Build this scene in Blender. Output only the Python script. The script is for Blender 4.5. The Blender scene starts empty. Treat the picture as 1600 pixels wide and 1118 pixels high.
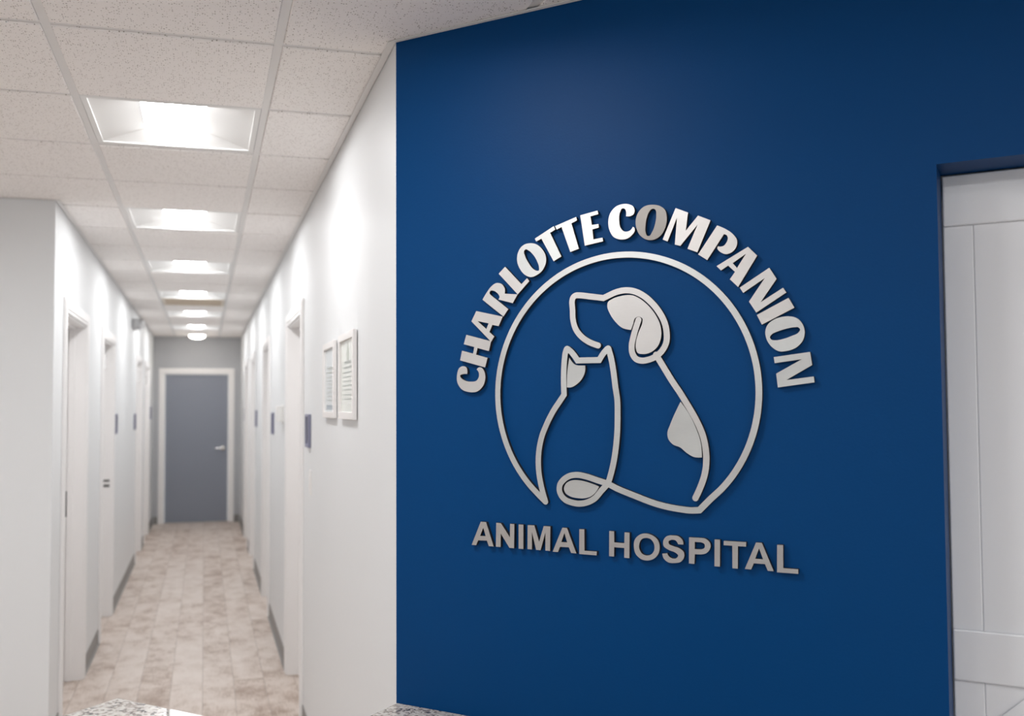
import bpy, bmesh, math, random
from mathutils import Vector, Matrix
random.seed(7)
sc = bpy.context.scene
col = sc.collection

# ---------------------------------------------------------------- camera
CAM_H = 1.6545
yaw, pitch, roll = 0.26648, 0.04177, -0.00358
cy, sy, cp, sp = math.cos(yaw), math.sin(yaw), math.cos(pitch), math.sin(pitch)
F = Vector((sy*cp, cy*cp, sp)); R0 = Vector((cy, -sy, 0)); U0 = R0.cross(F)
R1 = R0*math.cos(roll)+U0*math.sin(roll); U1 = U0*math.cos(roll)-R0*math.sin(roll)
cd = bpy.data.cameras.new('camera'); cam = bpy.data.objects.new('camera', cd); col.objects.link(cam)
m = Matrix((R1, U1, -F)).transposed().to_4x4(); m.translation = Vector((0, 0, CAM_H)); cam.matrix_world = m
cd.sensor_width = 36; cd.lens = 33.923
cd.shift_x = (800-731.6)/1600; cd.shift_y = (571.4-559)/1600
cd.clip_start = .05
cd.dof.use_dof = True; cd.dof.focus_distance = 2.35; cd.dof.aperture_fstop = 3.0; cd.dof.aperture_blades = 9
sc.camera = cam
# ---------------------------------------------------------------- world, exposure
w = bpy.data.worlds.new('world'); sc.world = w; w.use_nodes = True
w.node_tree.nodes['Background'].inputs[0].default_value = (.90, .96, 1.0, 1)
w.node_tree.nodes['Background'].inputs[1].default_value = .45
vs = sc.view_settings
vs.view_transform = 'Standard'; vs.look = 'None'; vs.gamma = 1; vs.exposure = 1.66; vs.use_curve_mapping = False
LENS_POWER = 10.6            # luminance of the troffer lenses
LOBBY_POWER = 15.0

# ---------------------------------------------------------------- helpers
def tag(o, label=None, cat=None, group=None, kind=None):
    if label: o['label'] = label
    if cat: o['category'] = cat
    if group: o['group'] = group
    if kind: o['kind'] = kind
    return o
def empty(name, loc=(0, 0, 0), rz=0, parent=None, mat=None):
    o = bpy.data.objects.new(name, None); col.objects.link(o); o.empty_display_size = .1
    if mat is not None: o.matrix_world = mat
    else: o.location = loc; o.rotation_euler = (0, 0, rz)
    if parent: o.parent = parent
    return o
class MB:
    def __init__(s): s.v = []; s.f = []; s.mi = []; s.cur = 0
    def add(s, vs_, fs):
        b = len(s.v); s.v += [tuple(p) for p in vs_]
        s.f += [tuple(b+i for i in f) for f in fs]; s.mi += [s.cur]*len(fs); return s
    def box(s, x0, x1, y0, y1, z0, z1):
        x0, x1 = sorted((x0, x1)); y0, y1 = sorted((y0, y1)); z0, z1 = sorted((z0, z1))
        v = [(x0,y0,z0),(x1,y0,z0),(x1,y1,z0),(x0,y1,z0),(x0,y0,z1),(x1,y0,z1),(x1,y1,z1),(x0,y1,z1)]
        return s.add(v, [(0,3,2,1),(4,5,6,7),(0,1,5,4),(1,2,6,5),(2,3,7,6),(3,0,4,7)])
    def prism(s, poly, z0, z1):
        n = len(poly); a = sum(poly[i][0]*poly[(i+1)%n][1]-poly[(i+1)%n][0]*poly[i][1] for i in range(n))
        if a < 0: poly = poly[::-1]
        v = [(x, y, z0) for x, y in poly]+[(x, y, z1) for x, y in poly]
        return s.add(v, [tuple(range(n-1, -1, -1)), tuple(range(n, 2*n))]+[(i, (i+1)%n, n+(i+1)%n, n+i) for i in range(n)])
    def lathe(s, prof, n=32, c=(0, 0, 0), axis='z'):
        v = []; f = []
        for r, h in prof:
            for i in range(n):
                a = 2*math.pi*i/n; x, y, z = r*math.cos(a), r*math.sin(a), h
                if axis == 'x': x, y, z = z, x, y
                if axis == 'y': x, y, z = x, z, y
                v.append((x+c[0], y+c[1], z+c[2]))
        for k in range(len(prof)-1):
            for i in range(n):
                j = (i+1) % n; f.append((k*n+i, k*n+j, (k+1)*n+j, (k+1)*n+i))
        f.append(tuple(range(n))[::-1]); f.append(tuple((len(prof)-1)*n+i for i in range(n)))
        return s.add(v, f)
    def build(s, name, mats, parent=None, bevel=0, smooth=False, seg=2):
        me = bpy.data.meshes.new(name); me.from_pydata(s.v, [], s.f)
        bm = bmesh.new(); bm.from_mesh(me); bmesh.ops.recalc_face_normals(bm, faces=bm.faces); bm.to_mesh(me); bm.free()
        for m_ in (mats if isinstance(mats, list) else [mats]): me.materials.append(m_)
        for p, i in zip(me.polygons, s.mi): p.material_index = i; p.use_smooth = smooth
        me.update()
        o = bpy.data.objects.new(name, me); col.objects.link(o)
        if parent: o.parent = parent
        if bevel:
            b = o.modifiers.new('bevel', 'BEVEL'); b.width = bevel; b.segments = seg; b.limit_method = 'ANGLE'
        return o

# ---------------------------------------------------------------- materials
def mat(name, color, rough=.5, metal=0, spec=.5, emit=None, estr=0):
    m_ = bpy.data.materials.new(name); m_.use_nodes = True; b = m_.node_tree.nodes['Principled BSDF']
    b.inputs['Base Color'].default_value = (*color, 1); b.inputs['Roughness'].default_value = rough
    b.inputs['Metallic'].default_value = metal; b.inputs['Specular IOR Level'].default_value = spec
    if emit: b.inputs['Emission Color'].default_value = (*emit, 1); b.inputs['Emission Strength'].default_value = estr
    return m_
def N(m_, t, **kw):
    n = m_.node_tree.nodes.new(t)
    for k, v in kw.items():
        if k in n.inputs: n.inputs[k].default_value = v
        else: setattr(n, k, v)
    return n
def L(m_, a, b): m_.node_tree.links.new(a, b)
def bsdf(m_): return m_.node_tree.nodes['Principled BSDF']
def coords(m_, scale=(1, 1, 1), rot=(0, 0, 0), kind='Object'):
    tc = N(m_, 'ShaderNodeTexCoord'); mp = N(m_, 'ShaderNodeMapping')
    mp.inputs['Scale'].default_value = scale; mp.inputs['Rotation'].default_value = rot
    L(m_, tc.outputs[kind], mp.inputs['Vector']); return mp.outputs['Vector']
def bump(m_, height, strength, dist=.001):
    b = N(m_, 'ShaderNodeBump'); b.inputs['Strength'].default_value = strength; b.inputs['Distance'].default_value = dist
    L(m_, height, b.inputs['Height']); L(m_, b.outputs['Normal'], bsdf(m_).inputs['Normal'])
def ramp(m_, fac, stops, interp='LINEAR'):
    r = N(m_, 'ShaderNodeValToRGB'); cr = r.color_ramp; cr.interpolation = interp
    while len(cr.elements) < len(stops): cr.elements.new(.5)
    for e, (p, c) in zip(cr.elements, stops): e.position = p; e.color = (*c, 1) if len(c) == 3 else c
    L(m_, fac, r.inputs['Fac']); return r.outputs['Color']
def paint(name, color, rough=.55, peel=.15, spec=.4, scale=260):
    m_ = mat(name, color, rough, spec=spec)
    n = N(m_, 'ShaderNodeTexNoise', Scale=scale, Detail=3.0); L(m_, coords(m_), n.inputs['Vector'])
    bump(m_, n.outputs['Fac'], peel, .0006); return m_
M_wall = paint('pale_wall_paint', (.775, .783, .788), .5, .12)
M_endwall = paint('grey_end_wall_paint', (.47, .48, .50), .5, .1)
M_blue = paint('blue_wall_paint', (.0, .048, .170), .46, .35, .12, 190)
M_trim = paint('white_trim_paint', (.89, .87, .86), .35, .03)
M_enddoor = paint('grey_door_paint', (.255, .275, .325), .45, .05)
M_base = paint('grey_rubber_base', (.27, .26, .25), .5, .02)
M_frame = mat('white_picture_frame', (.84, .81, .79), .4)
M_metal_s = mat('satin_nickel', (.80, .79, .78), .25, 1)
M_strike = mat('worn_steel', (.16, .155, .15), .5, .3)
M_dark = mat('dark_metal', (.06, .06, .06), .5, .6)
M_grid = mat('white_ceiling_grid', (.80, .785, .77), .45)
M_reflector = mat('white_enamel_reflector', (.86, .855, .84), .4)
M_switch = mat('white_switch_plastic', (.86, .84, .82), .35)
M_thermo = mat('white_device_plastic', (.85, .84, .82), .4)
M_signframe = mat('purple_grey_sign_plastic', (.22, .22, .31), .45)
M_signface = mat('dark_blue_sign_insert', (.05, .055, .11), .35)
M_lens = mat('lit_lens', (1, 1, 1), .5, emit=(.975, .985, 1), estr=LENS_POWER)
M_lens2 = mat('lit_lens_lobby', (1, 1, 1), .5, emit=(.975, .985, 1), estr=LOBBY_POWER)
M_dome = mat('lit_dome', (1, 1, 1), .5, emit=(1, .93, .84), estr=9)
M_barn = paint('white_semigloss_door_paint', (.84, .84, .85), .3, .02)
M_print = mat('faint_grey_print', (.38, .40, .38), .7)
M_paper = mat('document_paper', (.80, .82, .77), .25, spec=.6)
M_paper2 = mat('blue_tinted_document_paper', (.70, .745, .76), .25, spec=.6)
M_gold = mat('grey_seal_print', (.52, .55, .50), .5)
M_laminate = mat('white_laminate', (.85, .85, .84), .3)
M_desk = paint('grey_desk_laminate', (.55, .55, .55), .5, .02)
M_tan = mat('tan_panel_face', (.70, .63, .54), .6)
M_tan2 = mat('dark_tan_slat', (.60, .50, .39), .6)
M_clear = mat('lamp_glass', (.9, .9, .9), .1)
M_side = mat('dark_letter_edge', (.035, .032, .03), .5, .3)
M_letters = []
for i, (c, r) in enumerate([((.68, .665, .65), .43), ((.70, .715, .705), .38), ((.70, .68, .66), .42), ((.30, .28, .26), .46), ((.60, .575, .555), .42)]):  # lobby reflections and the dark letter's grain sheen are put into these colours
    m_ = mat('brushed_aluminium_%s' % 'abcde'[i], c, r, 1)
    n = N(m_, 'ShaderNodeTexNoise', Scale=60.0, Detail=4.0); n.inputs['Roughness'].default_value = .7
    L(m_, coords(m_, (1, 22, 1), (0, 0, [.9, -.4, .2, 1.4, .5][i])), n.inputs['Vector'])
    n2 = N(m_, 'ShaderNodeTexNoise', Scale=9.0, Detail=2.0); L(m_, coords(m_), n2.inputs['Vector'])
    mx = N(m_, 'ShaderNodeMath', operation='ADD'); L(m_, n.outputs['Fac'], mx.inputs[0]); L(m_, n2.outputs['Fac'], mx.inputs[1])
    mr = N(m_, 'ShaderNodeMapRange'); mr.inputs['From Min'].default_value = .6; mr.inputs['From Max'].default_value = 1.4
    mr.inputs['To Min'].default_value = r-.07; mr.inputs['To Max'].default_value = r+.09
    L(m_, mx.outputs[0], mr.inputs['Value']); L(m_, mr.outputs[0], bsdf(m_).inputs['Roughness'])
    L(m_, ramp(m_, n.outputs['Fac'], [(.3, tuple(x*.97 for x in c)), (.7, tuple(min(1, x*1.03) for x in c))]), bsdf(m_).inputs['Base Color'])
    bump(m_, n.outputs['Fac'], .08, .0003)
    M_letters.append(m_)
# acoustic tile: pin-holes and fissures
M_tile = mat('acoustic_tile', (.70, .66, .63), .9, spec=.1)
v1 = N(M_tile, 'ShaderNodeTexVoronoi', Scale=160.0); L(M_tile, coords(M_tile, (1, 1, 1)), v1.inputs['Vector'])
vc = N(M_tile, 'ShaderNodeSeparateColor'); L(M_tile, v1.outputs['Color'], vc.inputs[0])
th = N(M_tile, 'ShaderNodeMapRange'); th.inputs['From Min'].default_value = .15; th.inputs['From Max'].default_value = 1.0
th.inputs['To Min'].default_value = .0; th.inputs['To Max'].default_value = .36; L(M_tile, vc.outputs[0], th.inputs['Value'])
sb = N(M_tile, 'ShaderNodeMath', operation='SUBTRACT'); L(M_tile, v1.outputs['Distance'], sb.inputs[0]); L(M_tile, th.outputs[0], sb.inputs[1])
hole = N(M_tile, 'ShaderNodeMapRange'); hole.inputs['From Min'].default_value = -.08; hole.inputs['From Max'].default_value = .06
L(M_tile, sb.outputs[0], hole.inputs['Value'])
mc = N(M_tile, 'ShaderNodeMix', data_type='RGBA'); L(M_tile, hole.outputs[0], mc.inputs['Factor'])
mc.inputs['A'].default_value = (.40, .35, .31, 1); mc.inputs['B'].default_value = (.955, .92, .895, 1)
L(M_tile, mc.outputs['Result'], bsdf(M_tile).inputs['Base Color']); bump(M_tile, hole.outputs[0], .5, .002)
# vinyl plank floor, planks run along the corridor
M_floor = mat('vinyl_plank_floor', (.5, .42, .36), .45, spec=.4)
def math_(m_, op, a, b=None):
    n = N(m_, 'ShaderNodeMath', operation=op)
    for i, x in enumerate((a, b)):
        if x is None: continue
        if isinstance(x, (int, float)): n.inputs[i].default_value = x
        else: L(m_, x, n.inputs[i])
    return n.outputs[0]
br = N(M_floor, 'ShaderNodeTexBrick'); L(M_floor, coords(M_floor, (1, 1, 1), (0, 0, math.pi/2)), br.inputs['Vector'])
for k, v in dict(Scale=1.0).items(): br.inputs[k].default_value = v
br.inputs['Brick Width'].default_value = 1.22; br.inputs['Row Height'].default_value = .18
br.inputs['Mortar Size'].default_value = .0012; br.inputs['Mortar Smooth'].default_value = .2; br.inputs['Bias'].default_value = 0
br.offset = .37; br.inputs['Color1'].default_value = (0, 0, 0, 1); br.inputs['Color2'].default_value = (1, 1, 1, 1); br.inputs['Mortar'].default_value = (.2, .2, .2, 1)
gr = N(M_floor, 'ShaderNodeTexNoise', Scale=4.2, Detail=8.0); gr.inputs['Roughness'].default_value = .68; gr.inputs['Distortion'].default_value = .15
g4 = N(M_floor, 'ShaderNodeVectorMath', operation='ADD')
cb = N(M_floor, 'ShaderNodeVectorMath', operation='SCALE'); cb.inputs['Scale'].default_value = 6.0
L(M_floor, br.outputs['Color'], cb.inputs[0]); L(M_floor, coords(M_floor, (1.5, 1.0, 1)), g4.inputs[0]); L(M_floor, cb.outputs[0], g4.inputs[1])
L(M_floor, g4.outputs[0], gr.inputs['Vector'])
fine = N(M_floor, 'ShaderNodeTexNoise', Scale=16.0, Detail=5.0); L(M_floor, coords(M_floor, (9, .7, 1)), fine.inputs['Vector'])
s1 = math_(M_floor, 'MULTIPLY', gr.outputs['Fac'], .70)
s2 = math_(M_floor, 'MULTIPLY', fine.outputs['Fac'], .22)
sep = N(M_floor, 'ShaderNodeSeparateColor'); L(M_floor, br.outputs['Color'], sep.inputs[0])
s3 = math_(M_floor, 'MULTIPLY', sep.outputs[0], .10)
tot = math_(M_floor, 'ADD', math_(M_floor, 'ADD', s1, s2), s3)
fc = ramp(M_floor, tot, [(.36, (.34, .25, .195)), (.43, (.46, .365, .305)), (.50, (.59, .50, .44)), (.62, (.67, .59, .535))])
fm = N(M_floor, 'ShaderNodeMix', data_type='RGBA'); L(M_floor, br.outputs['Fac'], fm.inputs['Factor']); L(M_floor, fc, fm.inputs['A'])
fm.inputs['B'].default_value = (.26, .21, .18, 1); L(M_floor, fm.outputs['Result'], bsdf(M_floor).inputs['Base Color'])
bump(M_floor, fine.outputs['Fac'], .1, .001)
# speckled granite
M_granite = mat('speckled_granite', (.6, .58, .55), .2, spec=.5)
ga = N(M_granite, 'ShaderNodeTexVoronoi', Scale=150.0); ga.distance = 'EUCLIDEAN'; L(M_granite, coords(M_granite), ga.inputs['Vector'])
gs = N(M_granite, 'ShaderNodeSeparateColor'); L(M_granite, ga.outputs['Color'], gs.inputs[0])
gb = N(M_granite, 'ShaderNodeTexNoise', Scale=45.0, Detail=5.0); gb.inputs['Roughness'].default_value = .7; L(M_granite, coords(M_granite), gb.inputs['Vector'])
gt = math_(M_granite, 'ADD', math_(M_granite, 'MULTIPLY', gs.outputs[0], .45), math_(M_granite, 'MULTIPLY', gb.outputs['Fac'], .9))
L(M_granite, ramp(M_granite, gt, [(.0, (.02, .02, .025)), (.42, (.03, .03, .035)), (.47, (.16, .14, .13)), (.56, (.30, .26, .235)), (.66, (.45, .42, .385)), (.9, (.54, .51, .47))]), bsdf(M_granite).inputs['Base Color'])

# ---------------------------------------------------------------- dimensions of the place
XL, XR, YE, YC, YF, CE = -.7131, .5066, 14.456, 2.6077, 5.060, 2.675
T = .6096; TEE, ROW = -.41647, 2.72086
HEAD = 2.154; JAMB = .12; TOP = 2.86
q2 = math.sqrt(.5)
Dv, Nv = Vector((q2, -q2, 0)), Vector((-q2, -q2, 0)); C0 = Vector((XR, YC, 0))
WM = Matrix((Dv, Vector((0, 0, 1)), Nv)).transposed().to_4x4(); WM.translation = C0   # local x along blue wall, y up, z out of it
def BP(s, n=0): p = C0+Dv*s+Nv*n; return (p.x, p.y)
S_END = 4.6
pe = BP(S_END)
RX = pe[0]; BY = -3.2; LX = -4.6
L_DOORS = [(5.45, 6.36), (7.36, 8.21), (10.99, 11.80), (12.48, 13.30)]
R_DOORS = [(5.23, 6.125), (7.93, 8.68), (10.27, 11.10), (11.80, 12.62)]

# ---------------------------------------------------------------- floor
MB().box(LX-.2, RX+.2, BY-.2, YE+.3, -.1, 0).build('floor', M_floor)['kind'] = 'structure'

# ---------------------------------------------------------------- walls
def corridor_wall(name, x0, x1, ya, yb, doors):
    b = MB(); y = ya
    for d0, d1 in doors:
        b.box(x0, x1, y, d0, 0, TOP); b.box(x0, x1, d0, d1, HEAD, TOP); y = d1
    b.box(x0, x1, y, yb, 0, TOP)
    return tag(b.build(name, M_wall), kind='structure')
corridor_wall('wall_right', XR, XR+.17, YC, YE+.15, R_DOORS)
corridor_wall('wall_left', XL-.17, XL, YF, YE+.15, L_DOORS)
tag(MB().box(LX, XL-.17, YF, YF+.15, 0, TOP).build('wall_front', M_wall), kind='structure')
EX0, EX1, EH = -.552, .333, 2.131
b = MB(); b.box(XL, EX0, YE, YE+.15, 0, TOP); b.box(EX1, XR, YE, YE+.15, 0, TOP); b.box(EX0, EX1, YE, YE+.15, EH, TOP)
tag(b.build('wall_end', M_endwall), kind='structure')
# blue wall with the barn-door niche
NS0, NS1, NH, ND = 1.3470, 2.40, 2.152, .115
def wbox(b, s0, s1, z0, z1, n0, n1): b.prism([BP(s0, n0), BP(s1, n0), BP(s1, n1), BP(s0, n1)], z0, z1)
b = MB(); wbox(b, 0, NS0, 0, TOP, -.12, 0); wbox(b, NS1, S_END, 0, TOP, -.12, 0); wbox(b, NS0, NS1, NH, TOP, -.12, 0)
tag(b.build('wall_blue', M_blue), kind='structure')
b = MB(); wbox(b, NS0-.1, NS1+.1, 0, TOP, -.30, -.17); tag(b.build('wall_pocket', M_wall), kind='structure')
# rest of the lobby behind the camera
tag(MB().box(RX, RX+.15, BY, pe[1]+.1, 0, TOP).build('wall_east', M_wall), kind='structure')
tag(MB().box(LX-.15, LX, BY, YF+.15, 0, TOP).build('wall_west', M_wall), kind='structure')
WX0, WX1, WZ0, WZ1 = -4.2, 3.2, .35, 2.45
b = MB(); b.box(LX-.15, WX0, BY-.15, BY, 0, TOP); b.box(WX1, RX+.15, BY-.15, BY, 0, TOP); b.box(WX0, WX1, BY-.15, BY, 0, WZ0); b.box(WX0, WX1, BY-.15, BY, WZ1, TOP)
tag(b.build('wall_south', M_wall), kind='structure')
# unseen window added behind the viewer to brighten lobby and ceiling
m_ = bpy.data.materials.new('clear_glass'); m_.use_nodes = True; nt = m_.node_tree; nt.nodes.remove(nt.nodes['Principled BSDF'])
tr = nt.nodes.new('ShaderNodeBsdfTransparent'); gl = nt.nodes.new('ShaderNodeBsdfGlossy'); gl.inputs['Roughness'].default_value = .02
fr = nt.nodes.new('ShaderNodeFresnel'); ms = nt.nodes.new('ShaderNodeMixShader')
nt.links.new(fr.outputs[0], ms.inputs[0]); nt.links.new(tr.outputs[0], ms.inputs[1]); nt.links.new(gl.outputs[0], ms.inputs[2]); nt.links.new(ms.outputs[0], nt.nodes['Material Output'].inputs[0])
b = MB(); fw = .05
b.box(WX0, WX1, BY-.10, BY-.04, WZ0, WZ0+fw); b.box(WX0, WX1, BY-.10, BY-.04, WZ1-fw, WZ1)
for i in range(6):
    x = WX0+fw/2+i*(WX1-WX0-fw)/5; b.box(x-fw/2, x+fw/2, BY-.10, BY-.04, WZ0+fw, WZ1-fw)
wf = tag(b.build('added_window_1', M_trim), kind='structure')
MB().add([(WX0, BY-.07, WZ0), (WX1, BY-.07, WZ0), (WX1, BY-.07, WZ1), (WX0, BY-.07, WZ1)], [(0, 1, 2, 3)]).build('pane', m_, wf)
pl = bpy.data.lights.new('added_window_portal', 'AREA'); pl.shape = 'RECTANGLE'; pl.size = WX1-WX0; pl.size_y = WZ1-WZ0; pl.cycles.is_portal = True
po = bpy.data.objects.new('added_window_portal', pl); col.objects.link(po); po.location = ((WX0+WX1)/2, BY-.16, (WZ0+WZ1)/2); po.rotation_euler = (math.pi/2, 0, 0)

# ---------------------------------------------------------------- ceiling: tiles, grid, wall angle
LIGHT_ROWS = [1, 4, 7, 10, 13, 16]
LOBBY = [(0, -2), (0, -5), (-4, -2), (-4, -5), (-4, 1), (3, -6)]      # (column, row) of the lobby troffers; those past the first are added for brightness
VENT = (0, 11)
skip = {(0, r) for r in LIGHT_ROWS} | set(LOBBY) | {VENT}
def cell_in(c, r):
    x0, x1, y0, y1 = TEE+c*T, TEE+(c+1)*T, ROW+r*T, ROW+(r+1)*T
    if y1 < BY or x1 < LX: return False
    if y0 > YF: return x1 > XL and x0 < XR
    if x0 > XR: return (x0-XR)+(y0-YC) < .1 and x0 < RX
    return True
b = MB(); g = MB()
e = .0128; drop = .0050; ch = .003
for c in range(-8, 8):
    for r in range(-11, 20):
        if not cell_in(c, r): continue
        x0, x1, y0, y1 = TEE+c*T, TEE+(c+1)*T, ROW+r*T, min(ROW+(r+1)*T, YE+.1)
        if ROW+r*T > YE: continue
        if (c, r) not in skip:
            a0, a1, b0, b1 = x0+e, x1-e, y0+e, y1-e; z = CE-drop
            v = [(a0,b0,CE+.02),(a1,b0,CE+.02),(a1,b1,CE+.02),(a0,b1,CE+.02),
                 (a0,b0,z+ch),(a1,b0,z+ch),(a1,b1,z+ch),(a0,b1,z+ch),
                 (a0+ch,b0+ch,z),(a1-ch,b0+ch,z),(a1-ch,b1-ch,z),(a0+ch,b1-ch,z)]
            b.add(v, [(0,1,5,4),(1,2,6,5),(2,3,7,6),(3,0,4,7),(4,5,9,8),(5,6,10,9),(6,7,11,10),(7,4,8,11),(8,9,10,11),(3,2,1,0)])
        # grid: main tee on the cell's low-x side, cross tee on its low-y side
        g.box(x0-.012, x0+.012, y0, y1, CE, CE+.003); g.box(x0-.003, x0+.003, y0, y1, CE+.003, CE+.035)
        g.box(x0+.0121, x1-.0121, y0-.012, y0+.012, CE+.0005, CE+.003); g.box(x0+.01, x1-.01, y0-.002, y0+.002, CE+.003, CE+.035)
ceil = tag(b.build('ceiling', M_tile), kind='structure')
g.build('ceiling_grid', M_grid, ceil)
a = MB(); aw, gp = .022, .003
za, zb = CE-.0090, CE-.0070
a.box(XR-aw, XR-gp, YC-.001, YE-.003, za, zb); a.box(XL+gp, XL+aw, YF-.022, YE-.003, za, zb)
a.box(XL+aw, XR-aw, YE-aw, YE-gp, za, zb); a.box(LX, XL+gp, YF-aw, YF-gp, za, zb)
a.prism([BP(0, gp), BP(S_END, gp), BP(S_END, aw), (BP(0)[0]-aw, BP(0)[1]-.0)], za, zb)
a.build('wall_angle', M_grid, ceil)
tag(MB().box(LX-.15, RX+.15, BY-.15, YE+.3, TOP, TOP+.05).build('ceiling_deck', M_dark), kind='structure')

# ---------------------------------------------------------------- troffers
def troffer(name, cx, cy_, label, group, lensm):
    t = empty(name, (cx, cy_, CE)); tag(t, label, 'ceiling light', group)
    h = .2915; k = .272; zt = .042
    m_ = MB()
    ring = [(-h,-h),(h,-h),(h,h),(-h,h)]; inn = [(-k,-k),(k,-k),(k,k),(-k,k)]
    v = [(x,y,.0) for x,y in ring]+[(x,y,.0) for x,y in inn]+[(x,y,.004) for x,y in inn]
    m_.add(v, [(i,(i+1)%4,4+(i+1)%4,4+i) for i in range(4)]+[(4+i,4+(i+1)%4,8+(i+1)%4,8+i) for i in range(4)])
    v = [(x,y,.0) for x,y in ring]+[(x,y,.09) for x,y in ring]
    m_.add(v, [(i,(i+1)%4,4+(i+1)%4,4+i) for i in range(4)]+[(4,5,6,7)])
    m_.build('housing', M_reflector, t)
    p = [(-k,-k,.004),(k,-k,.004),(k,k,.004),(-k,k,.004)]; lx, ly = .112, .195
    qd = [(-lx,-ly,zt),(lx,-ly,zt),(lx,ly,zt),(-lx,ly,zt)]
    for i in range(4):
        j = (i+1) % 4
        MB().add([p[i], p[j], qd[j], qd[i]], [(0, 1, 2, 3)]).build('reflector_panel', M_reflector, t)
    l = MB(); e_ = .0012; hx_ = .062
    l.add([(-lx,-ly,zt-e_),(lx,-ly,zt-e_),(lx,ly,zt-e_),(-lx,ly,zt-e_)], [(0,1,2,3)])
    for s_ in (-1, 1):       # sloping ends of the lens, lying on the end panels
        yk = k-.016; zk = .004+(zt-.004)*(.016/(k-ly))
        l.add([(-lx,s_*ly,zt-e_),(lx,s_*ly,zt-e_),(hx_,s_*yk,zk-e_),(-hx_,s_*yk,zk-e_)], [(0,1,2,3)])
    l.build('light_lens', lensm, t)
    return t
words = ['nearest and largest', 'second nearest', 'third nearest', 'fourth nearest', 'fifth nearest', 'sixth and farthest']
for i, r in enumerate(LIGHT_ROWS):
    lab = '%s of the square recessed lights along the corridor ceiling' % words[i]
    if i == 3: lab += ', just before the tan vent'
    troffer('recessed_ceiling_light', TEE+.5*T, ROW+(r+.5)*T, lab, 'square recessed corridor lights', M_lens)
LOBBY_AT = ['nearest the blue wall and the raised ledge', 'added behind the viewer in line with the corridor', 'added in the west of the lobby nearer the front wall side counter', 'added in the south west of the lobby', 'added in the lobby before the pale front wall', 'added in the lobby toward the barn door side']
for (c, r), at in zip(LOBBY, LOBBY_AT):
    troffer('recessed_ceiling_light', TEE+(c+.5)*T, ROW+(r+.5)*T, 'square recessed light %s' % at, 'square recessed lobby lights', M_lens2)
# round dome light in front of the end wall
t = tag(empty('dome_ceiling_light', (-.108, 13.80, CE-drop)), 'small round dome light on the ceiling before the grey end door', 'ceiling light')
MB().lathe([(.115, -.001), (.12, -.006), (.12, -.022), (.112, -.026)], 40).build('base', M_reflector, t, smooth=True)
MB().lathe([(.108, -.024), (.104, -.040), (.09, -.055), (.06, -.067), (.02, -.072)], 40).build('light_lens', M_dome, t, smooth=True)
# tan vent panel
x0, y0 = TEE+.014, ROW+11*T+.014; x1, y1 = x0+T-.028, y0+T-.028
t = tag(empty('ceiling_vent', (TEE+.5*T, ROW+11.5*T, CE)), 'tan square vent panel in the corridor ceiling past the fourth light', 'vent')
hx = (x1-x0)/2
b = MB()
for s_ in (-1, 1): b.box(s_*hx, s_*(hx-.03), -hx, hx, -.004, .01); b.box(-hx+.03, hx-.03, s_*hx, s_*(hx-.03), -.004, .01)
b.box(-hx, hx, -hx, hx, .02, .03)
b.build('frame', M_tan, t)
for i in range(11):
    y = -hx+.055+i*(2*hx-.11)/10
    MB().add([(-hx+.03,y-.016,.012),(hx-.03,y-.016,.012),(hx-.03,y+.012,-.003),(-hx+.03,y+.012,-.003),(-hx+.03,y-.016,.014),(hx-.03,y-.016,.014),(hx-.03,y+.012,-.001),(-hx+.03,y+.012,-.001)],
             [(0,1,2,3),(7,6,5,4),(0,4,5,1),(2,6,7,3)]).build('slat', M_tan2, t)

# ---------------------------------------------------------------- doors
def lever(parent, x, y, z, r, d):       # handle on a door; r = recess direction, d = direction the lever points
    h = empty('door_handle', (x, y, z), parent=parent)
    h.name = 'door_handle'
    b = MB(); b.lathe([(.033, 0), (.034, -r*.004), (.030, -r*.010), (.012, -r*.012), (.010, -r*.045), (.010, -r*.050)], 24, (x, y, z), 'y')
    bpy.data.objects.remove(h)
    n = 10; pts = []
    for i in range(n+1):
        u = i/n; pts.append((x+d*(u*.115), y-r*(.046-.004*u), z+.004*math.sin(u*3.1), .0105-.003*u))
    v = []; f = []
    for (px, py, pz, rr) in pts:
        for k in range(10):
            a_ = 2*math.pi*k/10; v.append((px, py+rr*.7*math.cos(a_), pz+rr*math.sin(a_)))
    for i in range(n):
        for k in range(10):
            f.append((i*10+k, i*10+(k+1)%10, (i+1)*10+(k+1)%10, (i+1)*10+k))
    f += [tuple(range(10)), tuple(n*10+k for k in range(10))]
    b.add(v, f)
    return b.build('door_handle', M_metal_s, parent, smooth=True)
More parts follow.
